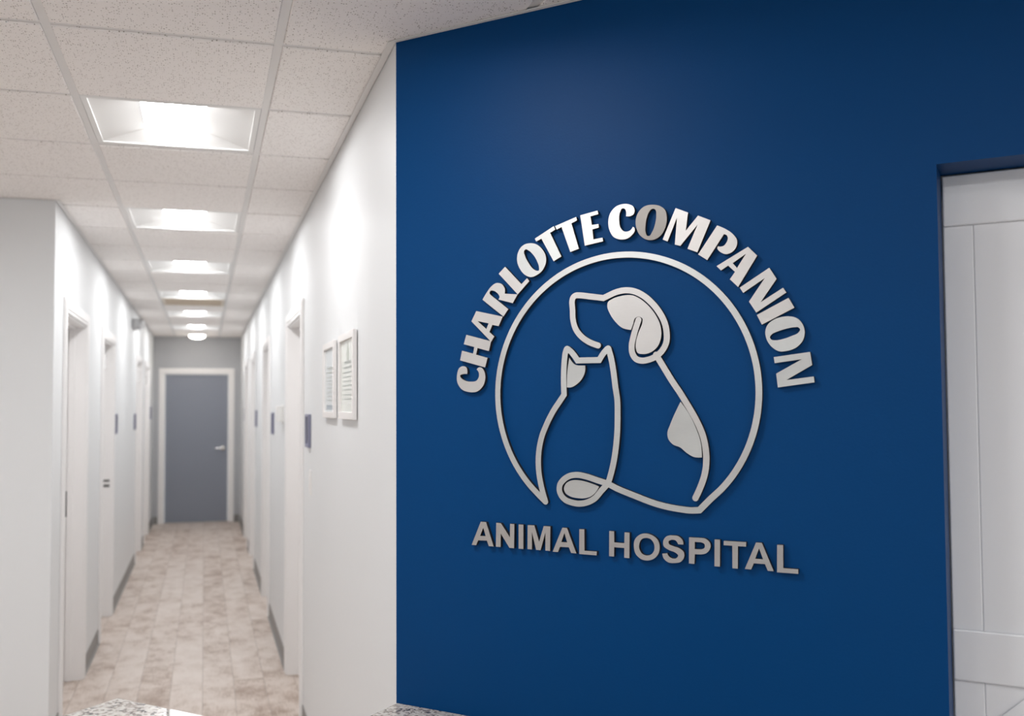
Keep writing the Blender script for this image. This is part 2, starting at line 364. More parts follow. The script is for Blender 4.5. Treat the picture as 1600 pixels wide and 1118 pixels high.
def door(idx, loc, rz, wd, ht, r, slabm, latch=None, strike=False, hinge=False, cw=.078, jd=JAMB, stop=True, gap=.0, prt=.017):
    # local x along the opening (0..wd), local y*r into the recess, z up
    t = empty('door_%d' % idx, loc, rz); t['kind'] = 'structure'
    jt = .006                                            # visible jamb lining thickness
    b = MB()
    b.box(0, jt, -r*.002, r*jd, 0, ht); b.box(wd-jt, wd, -r*.002, r*jd, 0, ht); b.box(jt, wd-jt, -r*.002, r*jd, ht-jt, ht)
    b.build('jamb', M_trim, t)
    if stop:
        b = MB(); s0, s1, sw = jd*.5, jd*.5+.034, .012
        b.box(jt, jt+sw, r*s0, r*s1, 0, ht-jt); b.box(wd-jt-sw, wd-jt, r*s0, r*s1, 0, ht-jt); b.box(jt+sw, wd-jt-sw, r*s0, r*s1, ht-jt-sw, ht-jt)
        b.build('door_stop', M_trim, t, bevel=.002)
    b = MB()
    # casing: two-step profile
    for (o, p_) in ((0, prt*.7), (.012, prt)):
        c0, c1 = -cw+o, -.004+ (0 if o == 0 else -.018)
        b.box(c0, c1, 0, -r*p_, 0, ht+cw-o); b.box(wd-c1, wd-c0, 0, -r*p_, 0, ht+cw-o); b.box(c1, wd-c1, 0, -r*p_, ht-c1, ht+cw-o)
    b.build('door_casing', M_trim, t, bevel=.002)
    sl = MB(); sl.box(jt+.002, wd-jt-.002, r*jd, r*(jd+.044), .012, ht-jt-.002); sl.build('door_leaf', slabm, t, bevel=.0015)
    lf = r*jd
    if latch == 'far': lever(t, wd-.07, lf, 1.06, r, -1)
    elif latch == 'near': lever(t, .07, lf, 1.06, r, 1)
    if strike:
        b = MB(); b.box(wd-jt-.0025, wd-jt, r*.015, r*.105, 1.064, 1.082); b.box(wd-jt-.0025, wd-jt, r*.015, r*.105, 1.022, 1.044)
        b.box(wd-jt-.0015, wd-jt, r*.075, r*.115, 1.012, 1.092); b.build('strike_plate', M_strike, t)
    if hinge:
        b = MB(); b.box(-.016, .0, -r*(prt+.000), -r*(prt+.006), 1.93, 2.03)
        b.lathe([(.006, 1.93), (.006, 2.03)], 12, (-.008, -r*(prt+.007), 0)); b.build('hinge', M_metal_s, t)
    return t
for i, (d0, d1) in enumerate(L_DOORS):
    door(i+1, (XL, d0, 0), math.pi/2, d1-d0, HEAD, 1, M_trim, latch='near', strike=i == 1, hinge=i > 0)
for i, (d0, d1) in enumerate(R_DOORS):
    door(i+5, (XR, d0, 0), math.pi/2, d1-d0, HEAD, -1, M_trim, latch='near')
t = door(9, (EX0, YE, 0), 0, EX1-EX0, EH, 1, M_enddoor, stop=False, jd=.03, cw=.083)
lever(t, EX1-EX0-.075, .03, 1.06, 1, -1)
MB().box(.006, EX1-EX0-.006, -.02, .04, 0, .01).build('threshold', mat('threshold_metal', (.5, .46, .42), .4, .8), t)
# edge plate on the first left jamb
MB().box(XL-.115, XL-.085, L_DOORS[0][1]-.0085, L_DOORS[0][1]-.006, .99, 1.145).build('trim_1', M_dark)['kind'] = 'structure'

# ---------------------------------------------------------------- baseboards
def segs(ya, yb, doors, cw=.078):
    out = []; y = ya
    for d0, d1 in doors: out.append((y, d0-cw)); y = d1+cw
    out.append((y, yb)); return out
for nm, x, s_, dd, ya in (('baseboard_right', XR, -1, R_DOORS, YC+.004), ('baseboard_left', XL, 1, L_DOORS, YF)):
    b = MB()
    for y0, y1 in segs(ya, YE, dd):
        pr = [(0, 0), (.016, 0), (.008, .008), (.0045, .018), (.0045, .099), (.003, .102), (0, .102)]
        v = [(x+s_*a_, y, z_) for y in (y0, y1) for a_, z_ in pr]; n = len(pr)
        b.add(v, [tuple(range(n)), tuple(range(n, 2*n))]+[(i, (i+1)%n, n+(i+1)%n, n+i) for i in range(n)])
    b.build(nm, M_base)['kind'] = 'structure'
b = MB(); b.box(XL+.018, EX0-.083, YE-.006, YE, 0, .102); b.box(EX1+.083, XR-.018, YE-.006, YE, 0, .102)
b.build('baseboard_end', M_base)['kind'] = 'structure'
MB().box(LX, XL, YF-.006, YF, 0, .102).build('baseboard_front', M_base)['kind'] = 'structure'

# ---------------------------------------------------------------- barn door in the niche
t = empty('door_10', mat=WM); t['kind'] = 'structure'
z0 = -.115
bx = MB(); bx.box(NS0+.003, 1.4075, .012, NH-.003, z0-.036, z0-.004); bx.build('stile', M_barn, t, bevel=.0025)
bx = MB(); bx.box(1.4075, NS1-.003, .012, NH-.003, z0-.036, z0-.004)
bx.build('board_panel', M_barn, t, bevel=.0025)
for nm, a0, a1 in (('top_rail', 2.039, NH-.0035), ('middle_rail', 1.0710, 1.1785), ('bottom_rail', .012, .14)):
    MB().box(NS0+.0032, NS1-.004, a0, a1, z0-.004, z0+.004).build(nm, M_barn, t, bevel=.0035)
p0 = Vector((1.4373, 1.0086)); p1 = Vector((1.4785, 1.0474)); dr = (p1-p0).normalized(); pn = Vector((dr.y, -dr.x))
A = p0-dr*(.0); s_lo = p0-dr*.6; s_hi = p0+dr*.082
# brace runs from the lower left stile up to the middle rail
bs = [p0+dr*.088, p0-dr*.03, (p0-dr*.03)+pn*.11, p0+dr*.088+pn*.11]
MB().add([(x, y, z) for z in (z0-.004, z0+.003) for x, y in [(1.4089, .981), (1.5035, 1.0708), (1.66, 1.0708), (1.4089, .832)]],
         [(0,1,2,3),(7,6,5,4),(0,4,5,1),(1,5,6,2),(2,6,7,3),(3,7,4,0)]).build('brace', M_barn, t, bevel=.002)

# ---------------------------------------------------------------- wall sign
# outlines in 0.1 mm on the wall plane: (along, up, smooth)
GLYPHS=[('C','CHARLOTTE',1,[[(2316,17387,0),(2322,17476,1),(2292,17558,1),(2204,17597,1),(2079,17554,1),(2009,17379,1),(2021,17162,1),(2140,16998,1),(2388,16914,1),(2635,16939,1),(2804,17097,1),(2857,17310,1),(2821,17457,1),(2736,17547,1),(2653,17549,1),(2601,17502,0),(2662,17420,1),(2667,17313,1),(2606,17220,1),(2420,17188,1),(2234,17226,1),(2116,17310,1),(2103,17356,1),(2172,17384,1)]]),('H','CHARLOTTE',2,[[(2295,18418,0),(3031,18220,0),(2966,17969,0),(2631,18057,0),(2584,17889,0),(2923,17794,0),(2852,17550,0),(2102,17752,0),(2162,18005,0),(2495,17916,0),(2532,18088,0),(2216,18174,0)]]),('A','CHARLOTTE',3,[[(2595,19026,0),(3374,18842,0),(3256,18603,0),(3070,18643,0),(2984,18460,0),(3125,18342,0),(3031,18207,0),(2449,18763,0)],[(2634,18760,0),(2961,18688,0),(2893,18544,0)]]),('R','CHARLOTTE',4,[[(2781,19312,0),(2907,19490,1),(3045,19642,1),(3196,19720,1),(3346,19684,1),(3435,19564,1),(3437,19430,0),(3804,19390,0),(3665,19173,0),(3251,19290,0),(3284,19347,1),(3225,19452,1),(3105,19526,1),(3020,19528,1),(2992,19476,1),(3013,19432,0),(3536,19027,0),(3395,18843,0)]]),('L','CHARLOTTE',5,[[(3449,20124,0),(3916,19643,0),(4075,19785,0),(4140,19707,0),(3809,19388,0),(3263,19955,0)]]),('O','CHARLOTTE',6,[[(4146,20669,1),(4315,20637,1),(4482,20513,1),(4600,20308,1),(4603,20134,1),(4502,19947,1),(4333,19839,1),(4189,19806,1),(4020,19872,1),(3875,20037,1),(3798,20241,1),(3816,20437,1),(3927,20604,1),(4025,20655,1)],[(4036,20523,1),(4121,20489,1),(4241,20381,1),(4360,20197,1),(4412,20040,1),(4406,19954,1),(4346,19954,1),(4251,20009,1),(4119,20172,1),(4023,20355,1),(3995,20478,1)]]),('T','CHARLOTTE',7,[[(4830,21042,0),(4869,20951,0),(4727,20882,0),(5030,20263,0),(4818,20157,0),(4484,20757,0),(4340,20696,0),(4299,20774,0)]]),('T','CHARLOTTE',8,[[(5437,21212,0),(5459,21124,0),(5308,21064,0),(5503,20416,0),(5272,20352,0),(5041,20998,0),(4904,20946,0),(4865,21038,0)]]),('E','CHARLOTTE',9,[[(6006,21312,0),(6026,21221,0),(5816,21187,0),(5852,20972,0),(6024,20979,0),(6033,20890,0),(5865,20862,0),(5890,20614,0),(6125,20636,0),(6140,20542,0),(5661,20476,0),(5547,21240,0)]]),('C','COMPANION',1,[[(6735,21096,0),(6836,21090,1),(6917,21120,1),(6952,21213,1),(6919,21313,1),(6809,21379,1),(6647,21400,1),(6483,21359,1),(6338,21218,1),(6279,20989,1),(6312,20791,1),(6414,20625,1),(6597,20547,1),(6759,20555,1),(6892,20640,1),(6953,20731,1),(6940,20799,1),(6904,20828,0),(6863,20768,1),(6782,20727,1),(6680,20737,1),(6590,20842,1),(6561,21020,1),(6584,21212,1),(6636,21295,1),(6697,21288,1),(6736,21216,1)]]),('O','COMPANION',2,[[(7387,21305,1),(7564,21263,1),(7699,21154,1),(7745,20978,1),(7713,20754,1),(7594,20556,1),(7417,20468,1),(7239,20489,1),(7082,20603,1),(6994,20785,1),(6975,20921,1),(7017,21110,1),(7149,21260,1),(7269,21305,1)],[(7426,21207,1),(7474,21168,1),(7488,21042,1),(7461,20854,1),(7380,20652,1),(7309,20567,1),(7260,20577,1),(7222,20667,1),(7219,20801,1),(7255,21009,1),(7316,21146,1),(7366,21198,1)]]),('M','COMPANION',3,[[(7960,21168,0),(8255,21030,0),(8196,20610,0),(8489,20935,0),(8780,20796,0),(8463,20082,0),(8230,20184,0),(8477,20727,0),(8060,20266,0),(7930,20309,0),(7990,20939,0),(7757,20396,0),(7638,20454,0)]]),('P','COMPANION',4,[[(8930,20664,0),(9111,20569,1),(9276,20438,1),(9373,20293,1),(9365,20148,1),(9270,20030,1),(9144,19984,1),(8999,20042,1),(8927,20143,1),(8938,20184,0),(8980,20170,1),(9064,20178,1),(9149,20271,1),(9171,20353,1),(9140,20423,1),(9082,20445,0),(8690,19883,0),(8479,20032,0)]]),('A','COMPANION',5,[[(9620,20111,0),(9820,19896,0),(9386,19218,0),(9202,19404,0),(9321,19566,0),(9167,19720,0),(9003,19621,0),(8904,19729,0)],[(9571,19957,0),(9270,19769,0),(9367,19651,0)]]),('N','COMPANION',6,[[(10081,19604,0),(10235,19343,0),(9878,18843,0),(10370,19138,0),(10439,19028,0),(9780,18616,0),(9622,18872,0),(9979,19379,0),(9496,19076,0),(9422,19201,0)]]),('I','COMPANION',7,[[(10484,18908,0),(10607,18682,0),(9898,18341,0),(9791,18563,0)]]),('O','COMPANION',8,[[(10471,18499,1),(10645,18454,1),(10769,18317,1),(10814,18135,1),(10772,17956,1),(10634,17810,1),(10419,17736,1),(10262,17735,1),(10105,17838,1),(9999,18005,1),(9972,18190,1),(10024,18331,1),(10155,18437,1),(10314,18490,1)],[(10584,18251,1),(10681,18245,1),(10718,18199,1),(10679,18130,1),(10542,18065,1),(10345,18002,1),(10187,17982,1),(10098,18001,1),(10069,18053,1),(10110,18113,1),(10250,18178,1),(10427,18228,1)]]),('N','COMPANION',9,[[(10917,17701,0),(10958,17414,0),(10408,17097,0),(10984,17165,0),(10999,17037,0),(10223,16936,0),(10191,17242,0),(10742,17546,0),(10163,17474,0),(10145,17609,0)]]),('A','ANIMAL',1,[[(2704,13572,0),(2862,13567,0),(3078,12960,0),(2937,12959,0),(2882,13096,0),(2625,13088,0),(2565,12960,0),(2432,12960,0)],[(2776,13421,0),(2847,13211,0),(2682,13206,0)]]),('N','ANIMAL',2,[[(3156,13569,0),(3292,13565,0),(3546,13227,0),(3555,13566,0),(3676,13564,0),(3666,12956,0),(3532,12958,0),(3287,13301,0),(3278,12960,0),(3143,12962,0)]]),('I','ANIMAL',3,[[(3796,13566,0),(3932,13562,0),(3925,12954,0),(3792,12956,0)]]),('M','ANIMAL',4,[[(4051,13563,0),(4238,13563,0),(4368,13168,0),(4495,13564,0),(4678,13563,0),(4664,12959,0),(4536,12961,0),(4539,13406,0),(4404,12960,0),(4280,12962,0),(4169,13397,0),(4166,12960,0),(4041,12962,0)]]),('A','ANIMAL',5,[[(4999,13552,0),(5125,13551,0),(5370,12949,0),(5231,12950,0),(5172,13085,0),(4932,13079,0),(4880,12949,0),(4734,12947,0)],[(5055,13424,0),(5128,13202,0),(4969,13199,0)]]),('L','ANIMAL',6,[[(5452,13546,0),(5585,13546,0),(5583,13032,0),(5904,13033,0),(5900,12941,0),(5444,12941,0)]]),('H','HOSPITAL',1,[[(6228,13547,0),(6353,13544,0),(6353,13283,0),(6607,13281,0),(6616,13539,0),(6742,13538,0),(6730,12936,0),(6601,12937,0),(6606,13167,0),(6352,13168,0),(6344,12944,0),(6219,12946,0)]]),('O','HOSPITAL',2,[[(7140,13544,1),(7304,13510,1),(7438,13402,1),(7477,13248,1),(7443,13090,1),(7324,12964,1),(7174,12914,1),(7009,12941,1),(6886,13050,1),(6846,13205,1),(6862,13364,1),(6988,13503,1)],[(7153,13440,1),(7262,13416,1),(7337,13317,1),(7340,13161,1),(7271,13065,1),(7161,13031,1),(7052,13062,1),(6984,13162,1),(6986,13306,1),(7042,13402,1)]]),('S','HOSPITAL',3,[[(8045,13344,0),(8027,13440,1),(7936,13524,1),(7803,13539,1),(7642,13505,1),(7565,13397,1),(7572,13281,1),(7692,13198,1),(7851,13145,1),(7917,13086,1),(7876,13024,1),(7770,13011,1),(7690,13056,1),(7659,13119,0),(7537,13102,0),(7568,12996,1),(7675,12913,1),(7835,12907,1),(7981,12949,1),(8057,13057,1),(8050,13172,1),(7946,13255,1),(7800,13296,1),(7699,13341,1),(7694,13398,1),(7762,13433,1),(7855,13429,1),(7920,13343,0)]]),('P','HOSPITAL',4,[[(8179,13521,0),(8447,13523,0),(8576,13506,1),(8670,13406,1),(8658,13279,1),(8566,13181,1),(8442,13147,0),(8309,13142,0),(8296,12922,0),(8168,12923,0)],[(8311,13423,0),(8446,13424,0),(8536,13384,1),(8535,13308,1),(8456,13262,0),(8308,13259,0)]]),('I','HOSPITAL',5,[[(8769,13509,0),(8893,13509,0),(8882,12905,0),(8757,12905,0)]]),('T','HOSPITAL',6,[[(8977,13492,0),(9477,13495,0),(9473,13395,0),(9294,13393,0),(9282,12891,0),(9162,12892,0),(9167,13394,0),(8973,13394,0)]]),('A','HOSPITAL',7,[[(9694,13502,0),(9823,13500,0),(10067,12898,0),(9940,12897,0),(9881,13040,0),(9638,13038,0),(9579,12898,0),(9438,12899,0)],[(9758,13375,0),(9842,13140,0),(9671,13142,0)]]),('L','HOSPITAL',8,[[(10149,13483,0),(10278,13484,0),(10272,12982,0),(10591,12983,0),(10587,12884,0),(10137,12881,0)]])]
PATCH={'ear': [(6235,18946,1),(6248,19045,1),(6374,19127,1),(6574,19179,1),(6893,19174,1),(7062,19087,1),(7253,18925,1),(7442,18684,1),(7557,18426,1),(7558,18093,1),(7492,17947,1),(7336,17814,1),(7119,17767,1),(6987,17802,1),(6947,17907,1),(6954,18070,1),(7017,18276,1),(7116,18527,1),(7117,18608,1),(7028,18661,1),(6936,18628,1),(6885,18491,1),(6830,18354,0),(6615,18410,1),(6443,18558,1),(6308,18753,1)],'face': [(5226,17736,0),(5398,17551,1),(5489,17535,0),(5643,17531,0),(5642,17407,1),(5563,17218,1),(5381,17053,1),(5250,17000,1),(5151,17004,0),(5168,17393,1)],'tail': [(6009,14605,0),(5918,14454,1),(5786,14336,1),(5616,14276,1),(5427,14268,1),(5198,14310,1),(5063,14401,1),(5026,14506,1),(5085,14649,1),(5220,14734,1),(5393,14757,1),(5583,14737,1),(5789,14684,1)],'back': [(8018,16634,0),(8205,16369,1),(8369,16038,1),(8477,15708,1),(8505,15357,0),(8332,15359,1),(8164,15441,1),(7995,15576,1),(7824,15643,1),(7711,15781,1),(7698,15921,1),(7758,16089,1)]}
RING_CAT=[[8113,14067,8190,14063,8268,14064,8358,14071,8460,14082,8466,14084,8623,14247,8735,14361,8790,14413,8916,14530,8976,14588,9029,14643,9083,14703,9133,14763,9182,14823,9228,14883,9276,14949,9322,15015,9365,15081,9406,15147,9444,15213,9507,15327,9557,15429,9609,15543,9658,15663,9702,15783,9737,15891,9773,16017,9803,16143,9829,16269,9849,16395,9863,16509,9875,16635,9881,16761,9883,16875,9881,17001,9873,17133,9864,17241,9848,17367,9830,17475,9804,17601,9774,17727,9738,17853,9704,17961,9661,18081,9620,18183,9570,18297,9515,18411,9461,18513,9396,18625,9330,18730,9266,18825,9191,18927,9120,19017,9038,19113,8952,19207,8874,19287,8784,19372,8697,19449,8598,19530,8496,19608,8406,19672,8298,19742,8207,19797,8094,19860,7993,19911,7878,19964,7758,20015,7656,20053,7536,20094,7434,20124,7326,20153,7200,20181,7074,20205,6966,20221,6858,20234,6732,20244,6624,20249,6492,20250,6384,20248,6276,20241,6156,20230,6048,20216,5940,20198,5814,20173,5688,20143,5580,20113,5460,20076,5358,20040,5238,19993,5136,19949,5040,19903,4928,19845,4830,19789,4722,19723,4617,19653,4524,19587,4428,19513,4343,19443,4262,19371,4170,19284,4092,19205,4008,19113,3924,19015,3854,18927,3780,18827,3720,18740,3660,18646,3596,18537,3534,18424,3486,18327,3433,18213,3390,18111,3347,17997,3312,17891,3275,17769,3247,17661,3219,17541,3198,17433,3178,17307,3165,17199,3154,17073,3148,16965,3146,16839,3148,16707,3154,16599,3164,16473,3177,16365,3197,16239,3218,16131,3247,16005,3274,15903,3311,15783,3356,15651,3413,15507,3468,15383,3528,15261,3600,15129,3669,15015,3745,14901,3834,14779,3884,14715,3939,14649,4002,14577,4058,14517,4116,14458,4174,14403,4350,14243,4488,14124,4512,14106,4530,14098,4542,14096,4554,14096,4572,14100,4590,14109,4603,14121,4615,14139,4620,14157,4621,14169,4620,14181,4555,14385,4528,14481,4507,14565,4483,14667,4464,14763,4451,14841,4442,14913,4436,14991,4432,15063,4430,15141,4431,15195,4434,15267,4438,15321,4446,15393,4453,15447,4471,15543,4489,15621,4514,15717,4540,15795,4558,15843,4579,15891,4635,16011,4682,16107,4728,16193,4770,16267,4818,16347,4860,16411,4895,16461,4994,16593,5145,16797,5148,16803,5141,17001,5139,17127,5140,17259,5143,17385,5152,17541,5160,17643,5179,17799,5184,17823,5190,17846,5196,17849,5214,17833,5244,17804,5274,17769,5324,17703,5400,17590,5406,17587,6048,17582,6054,17586,6114,17681,6146,17727,6177,17769,6210,17806,6215,17799,6220,17781,6239,17709,6262,17607,6281,17505,6311,17307,6348,16983,6385,16755,6392,16677,6397,16581,6398,16479,6396,16269,6390,16059,6385,15957,6378,15855,6368,15747,6357,15645,6333,15465,6317,15369,6299,15273,6283,15195,6262,15105,6229,14979,6186,14835,6170,14787,6162,14768,6156,14763,6096,14779,5940,14820,5784,14867,5706,14888,5568,14917,5484,14929,5418,14932,5388,14932,5328,14927,5274,14920,5238,14913,5208,14905,5178,14895,5124,14871,5094,14855,5046,14825,5019,14805,4974,14765,4933,14721,4910,14691,4890,14659,4874,14625,4864,14589,4858,14559,4854,14529,4853,14493,4856,14457,4863,14421,4869,14397,4878,14373,4894,14337,4911,14307,4926,14285,4942,14265,4968,14238,4991,14217,5016,14198,5064,14167,5094,14152,5124,14140,5184,14122,5238,14110,5292,14099,5352,14091,5412,14087,5466,14088,5502,14091,5562,14100,5592,14106,5646,14120,5700,14138,5736,14152,5784,14174,5814,14190,5844,14207,5892,14239,5922,14262,5962,14301,6000,14343,6085,14445,6179,14541,6216,14582,6222,14584,6396,14505,6468,14477,6564,14442,7098,14262,7224,14222,7332,14191,7410,14171,7512,14147,7614,14127,7692,14114,7776,14102,7872,14090],[8154,14211,8088,14216,7896,14234,7812,14244,7722,14257,7644,14270,7566,14285,7470,14306,7392,14326,7290,14355,7164,14394,6612,14580,6521,14613,6450,14641,6300,14709,6298,14715,6324,14787,6375,14961,6396,15039,6420,15141,6442,15243,6460,15339,6477,15441,6492,15545,6505,15651,6516,15759,6527,15891,6533,15999,6541,16215,6544,16527,6542,16611,6539,16665,6535,16719,6529,16773,6496,16983,6484,17073,6456,17325,6436,17457,6420,17559,6403,17643,6375,17769,6326,17937,6321,17949,6314,17961,6294,17983,6282,17993,6270,17999,6258,18002,6240,18004,6228,18002,6210,17996,6173,17973,6120,17923,6078,17878,6026,17811,5974,17733,5970,17729,5964,17728,5484,17733,5478,17736,5439,17793,5406,17838,5353,17901,5310,17943,5232,18007,5196,18025,5184,18030,5172,18032,5154,18031,5136,18026,5118,18015,5094,17992,5085,17979,5069,17943,5058,17913,5048,17883,5041,17853,5035,17823,5021,17715,5010,17607,4999,17421,4994,17259,4993,17097,5000,16851,4999,16845,4875,16677,4776,16546,4740,16494,4699,16431,4655,16359,4603,16269,4564,16197,4525,16119,4479,16023,4435,15927,4410,15867,4386,15795,4366,15729,4340,15627,4322,15543,4309,15471,4301,15411,4293,15339,4288,15279,4285,15219,4284,15141,4286,15057,4290,14979,4303,14847,4320,14739,4348,14601,4372,14499,4398,14403,4398,14396,4308,14478,4234,14547,4168,14613,4112,14673,4049,14745,3984,14824,3920,14907,3860,14991,3804,15075,3752,15159,3700,15249,3646,15351,3599,15447,3559,15537,3519,15633,3483,15729,3451,15825,3416,15939,3389,16041,3366,16137,3346,16239,3329,16335,3315,16437,3305,16533,3298,16635,3293,16737,3292,16839,3294,16959,3300,17061,3308,17163,3320,17265,3335,17367,3352,17463,3373,17559,3396,17655,3422,17751,3451,17847,3483,17943,3519,18039,3556,18129,3596,18219,3642,18315,3696,18417,3747,18507,3801,18597,3856,18681,3912,18761,3969,18837,4036,18921,4098,18995,4167,19071,4236,19143,4308,19214,4380,19281,4456,19347,4530,19407,4614,19472,4698,19532,4782,19588,4866,19641,4950,19690,5040,19739,5130,19785,5220,19826,5316,19867,5406,19902,5502,19936,5598,19966,5694,19994,5796,20019,5892,20040,5994,20060,6090,20075,6192,20087,6288,20096,6372,20101,6468,20104,6570,20104,6672,20101,6774,20095,6870,20086,6972,20073,7074,20057,7170,20038,7272,20016,7368,19991,7464,19963,7560,19932,7656,19898,7752,19859,7842,19821,7932,19778,8022,19733,8112,19683,8196,19634,8280,19580,8367,19521,8448,19462,8526,19401,8606,19335,8682,19268,8757,19197,8826,19128,8898,19051,8964,18976,9029,18897,9089,18819,9150,18735,9216,18638,9270,18551,9320,18465,9369,18375,9414,18285,9459,18189,9497,18099,9534,18003,9568,17907,9599,17811,9631,17697,9656,17595,9677,17499,9695,17397,9709,17301,9721,17199,9729,17097,9735,16995,9737,16899,9736,16797,9732,16695,9723,16575,9712,16473,9698,16371,9681,16275,9660,16173,9636,16071,9604,15957,9574,15861,9541,15765,9504,15669,9463,15573,9413,15465,9367,15375,9317,15285,9267,15201,9198,15093,9114,14974,9036,14874,8952,14775,8904,14723,8855,14673,8687,14517,8628,14460,8524,14355,8400,14226,8394,14222,8286,14212,8214,14209],[5388,14235,5340,14240,5292,14248,5220,14264,5178,14276,5154,14285,5118,14305,5088,14327,5069,14343,5043,14373,5025,14403,5009,14439,5003,14463,4999,14493,5000,14517,5002,14535,5007,14559,5018,14589,5034,14613,5059,14643,5096,14679,5130,14706,5166,14728,5202,14747,5232,14759,5268,14770,5298,14776,5346,14783,5400,14786,5442,14786,5490,14781,5520,14777,5646,14752,5718,14734,5904,14678,6064,14637,6063,14631,5975,14541,5890,14439,5856,14401,5838,14383,5812,14361,5766,14330,5724,14307,5676,14285,5628,14268,5580,14253,5532,14243,5484,14236,5436,14233]]
DOG_LINE=[[8315,14355,8332,14351,8344,14351,8356,14353,8368,14357,8380,14364,8391,14373,8404,14391,8479,14541,8511,14613,8534,14667,8563,14739,8590,14811,8615,14889,8630,14943,8648,15021,8662,15105,8673,15207,8677,15297,8678,15381,8673,15483,8665,15567,8650,15669,8635,15747,8616,15825,8599,15885,8574,15957,8544,16035,8512,16108,8464,16208,8427,16281,8377,16371,8312,16485,8116,16809,8059,16899,7935,17079,7864,17188,7784,17319,7559,17691,7558,17697,7588,17724,7612,17747,7636,17773,7658,17799,7684,17836,7702,17864,7732,17918,7755,17973,7771,18027,7776,18057,7780,18087,7783,18147,7780,18255,7771,18339,7755,18423,7733,18501,7723,18531,7704,18579,7667,18657,7627,18729,7571,18819,7540,18863,7506,18909,7457,18969,7420,19010,7367,19065,7324,19106,7284,19143,7240,19179,7198,19210,7150,19242,7102,19271,7054,19297,7024,19311,6970,19334,6916,19352,6880,19362,6826,19373,6790,19378,6736,19383,6700,19385,6664,19385,6610,19382,6574,19378,6520,19370,6460,19357,6394,19338,6340,19319,6238,19279,6130,19235,6124,19234,5758,19296,5626,19321,5548,19332,5440,19341,5392,19335,5350,19318,5320,19301,5291,19275,5265,19239,5250,19203,5242,19173,5235,19137,5233,19107,5233,19071,5247,18897,5250,18747,5254,18687,5264,18627,5281,18549,5298,18489,5319,18435,5343,18387,5361,18357,5392,18311,5427,18267,5464,18226,5502,18189,5529,18165,5572,18130,5620,18097,5674,18064,5722,18037,5776,18011,5830,17988,5908,17959,5968,17939,5986,17937,5998,17938,6010,17941,6028,17951,6045,17967,6055,17985,6059,18003,6059,18015,6057,18027,6050,18045,6036,18063,6022,18073,6010,18079,5908,18114,5836,18144,5770,18177,5704,18217,5644,18259,5602,18295,5553,18345,5524,18379,5506,18402,5482,18438,5461,18477,5443,18519,5429,18561,5416,18609,5402,18681,5397,18723,5395,18771,5393,18903,5381,19053,5379,19101,5384,19137,5393,19167,5397,19173,5404,19181,5416,19188,5428,19193,5446,19195,5530,19187,5578,19181,5752,19149,6142,19083,6148,19084,6262,19131,6388,19181,6466,19208,6520,19221,6592,19233,6646,19238,6694,19239,6748,19236,6802,19229,6850,19219,6898,19205,6940,19189,6988,19166,7031,19143,7096,19103,7138,19073,7186,19034,7228,18996,7282,18943,7330,18892,7377,18837,7418,18783,7451,18735,7489,18675,7527,18609,7558,18549,7578,18501,7595,18453,7609,18405,7622,18345,7630,18291,7635,18225,7637,18147,7634,18099,7629,18063,7618,18021,7600,17981,7580,17943,7552,17901,7528,17871,7510,17852,7468,17812,7444,17815,7432,17814,7420,17812,7408,17807,7390,17794,7380,17781,7374,17769,7370,17751,7366,17745,7312,17722,7264,17707,7222,17697,7168,17687,7126,17683,7096,17684,7060,17690,7042,17694,7018,17702,7006,17708,6994,17715,6982,17725,6965,17745,6946,17775,6935,17799,6925,17823,6918,17853,6915,17877,6914,17925,6916,17973,6919,18003,6932,18069,6975,18225,7024,18379,7090,18561,7093,18579,7091,18597,7088,18609,7082,18621,7072,18633,7060,18643,7042,18651,7030,18654,7012,18655,6994,18650,6976,18641,6963,18627,6952,18610,6885,18423,6850,18315,6826,18237,6789,18099,6778,18049,6773,18015,6769,17955,6768,17901,6770,17865,6774,17829,6780,17799,6787,17775,6801,17739,6816,17709,6832,17680,6854,17649,6880,17620,6910,17595,6940,17577,6964,17566,6994,17556,7030,17547,7060,17542,7090,17538,7126,17537,7156,17539,7186,17542,7252,17554,7306,17567,7366,17587,7390,17596,7432,17615,7435,17613,7476,17547,7646,17265,7727,17133,7812,17001,7920,16845,7963,16779,8156,16461,8237,16323,8297,16215,8343,16125,8388,16029,8427,15933,8461,15837,8481,15765,8501,15669,8517,15567,8527,15471,8532,15375,8530,15273,8523,15171,8509,15075,8493,14997,8468,14907,8434,14811,8378,14673,8334,14577,8274,14457,8268,14439,8266,14427,8267,14415,8269,14403,8274,14391,8282,14379,8290,14370,8302,14361]]
def smooth_path(pts, closed, step=30):
    P = [Vector((x, y)) for x, y, s_ in pts]; S = [s_ for *_, s_ in pts]; n = len(P); out = []
    for i in range(n if closed else n-1):
        a_, b_ = P[i], P[(i+1) % n]; sa, sb_ = S[i], S[(i+1) % n]
        if not closed and i == 0: sa = 0
        if not closed and i == n-2: sb_ = 0
        if not sa and not sb_: out.append(a_); continue
        d_ = b_-a_; Ln = d_.length
        def tan(k):
            u = P[(k+1) % n]-P[k]; v = P[k]-P[(k-1) % n]; lu, lv = max(u.length, 1e-6), max(v.length, 1e-6)
            return (u/lu*lv+v/lv*lu)/(lu+lv)
        ta = tan(i)*Ln if sa else None; tb = tan((i+1) % n)*Ln if sb_ else None
        if ta is None: ta = d_*2-tb if tb is not None else d_; ta = (d_*1.5-tb*.5)
        if tb is None: tb = d_*1.5-ta*.5
        m_ = max(2, int(Ln/step*1.6))
        for k in range(m_):
            u = k/m_; h00 = 2*u**3-3*u*u+1; h10 = u**3-2*u*u+u; h01 = -2*u**3+3*u*u; h11 = u**3-u*u
            out.append(a_*h00+ta*h10+b_*h01+tb*h11)
    if not closed: out.append(P[-1])
    return out
THK = .012
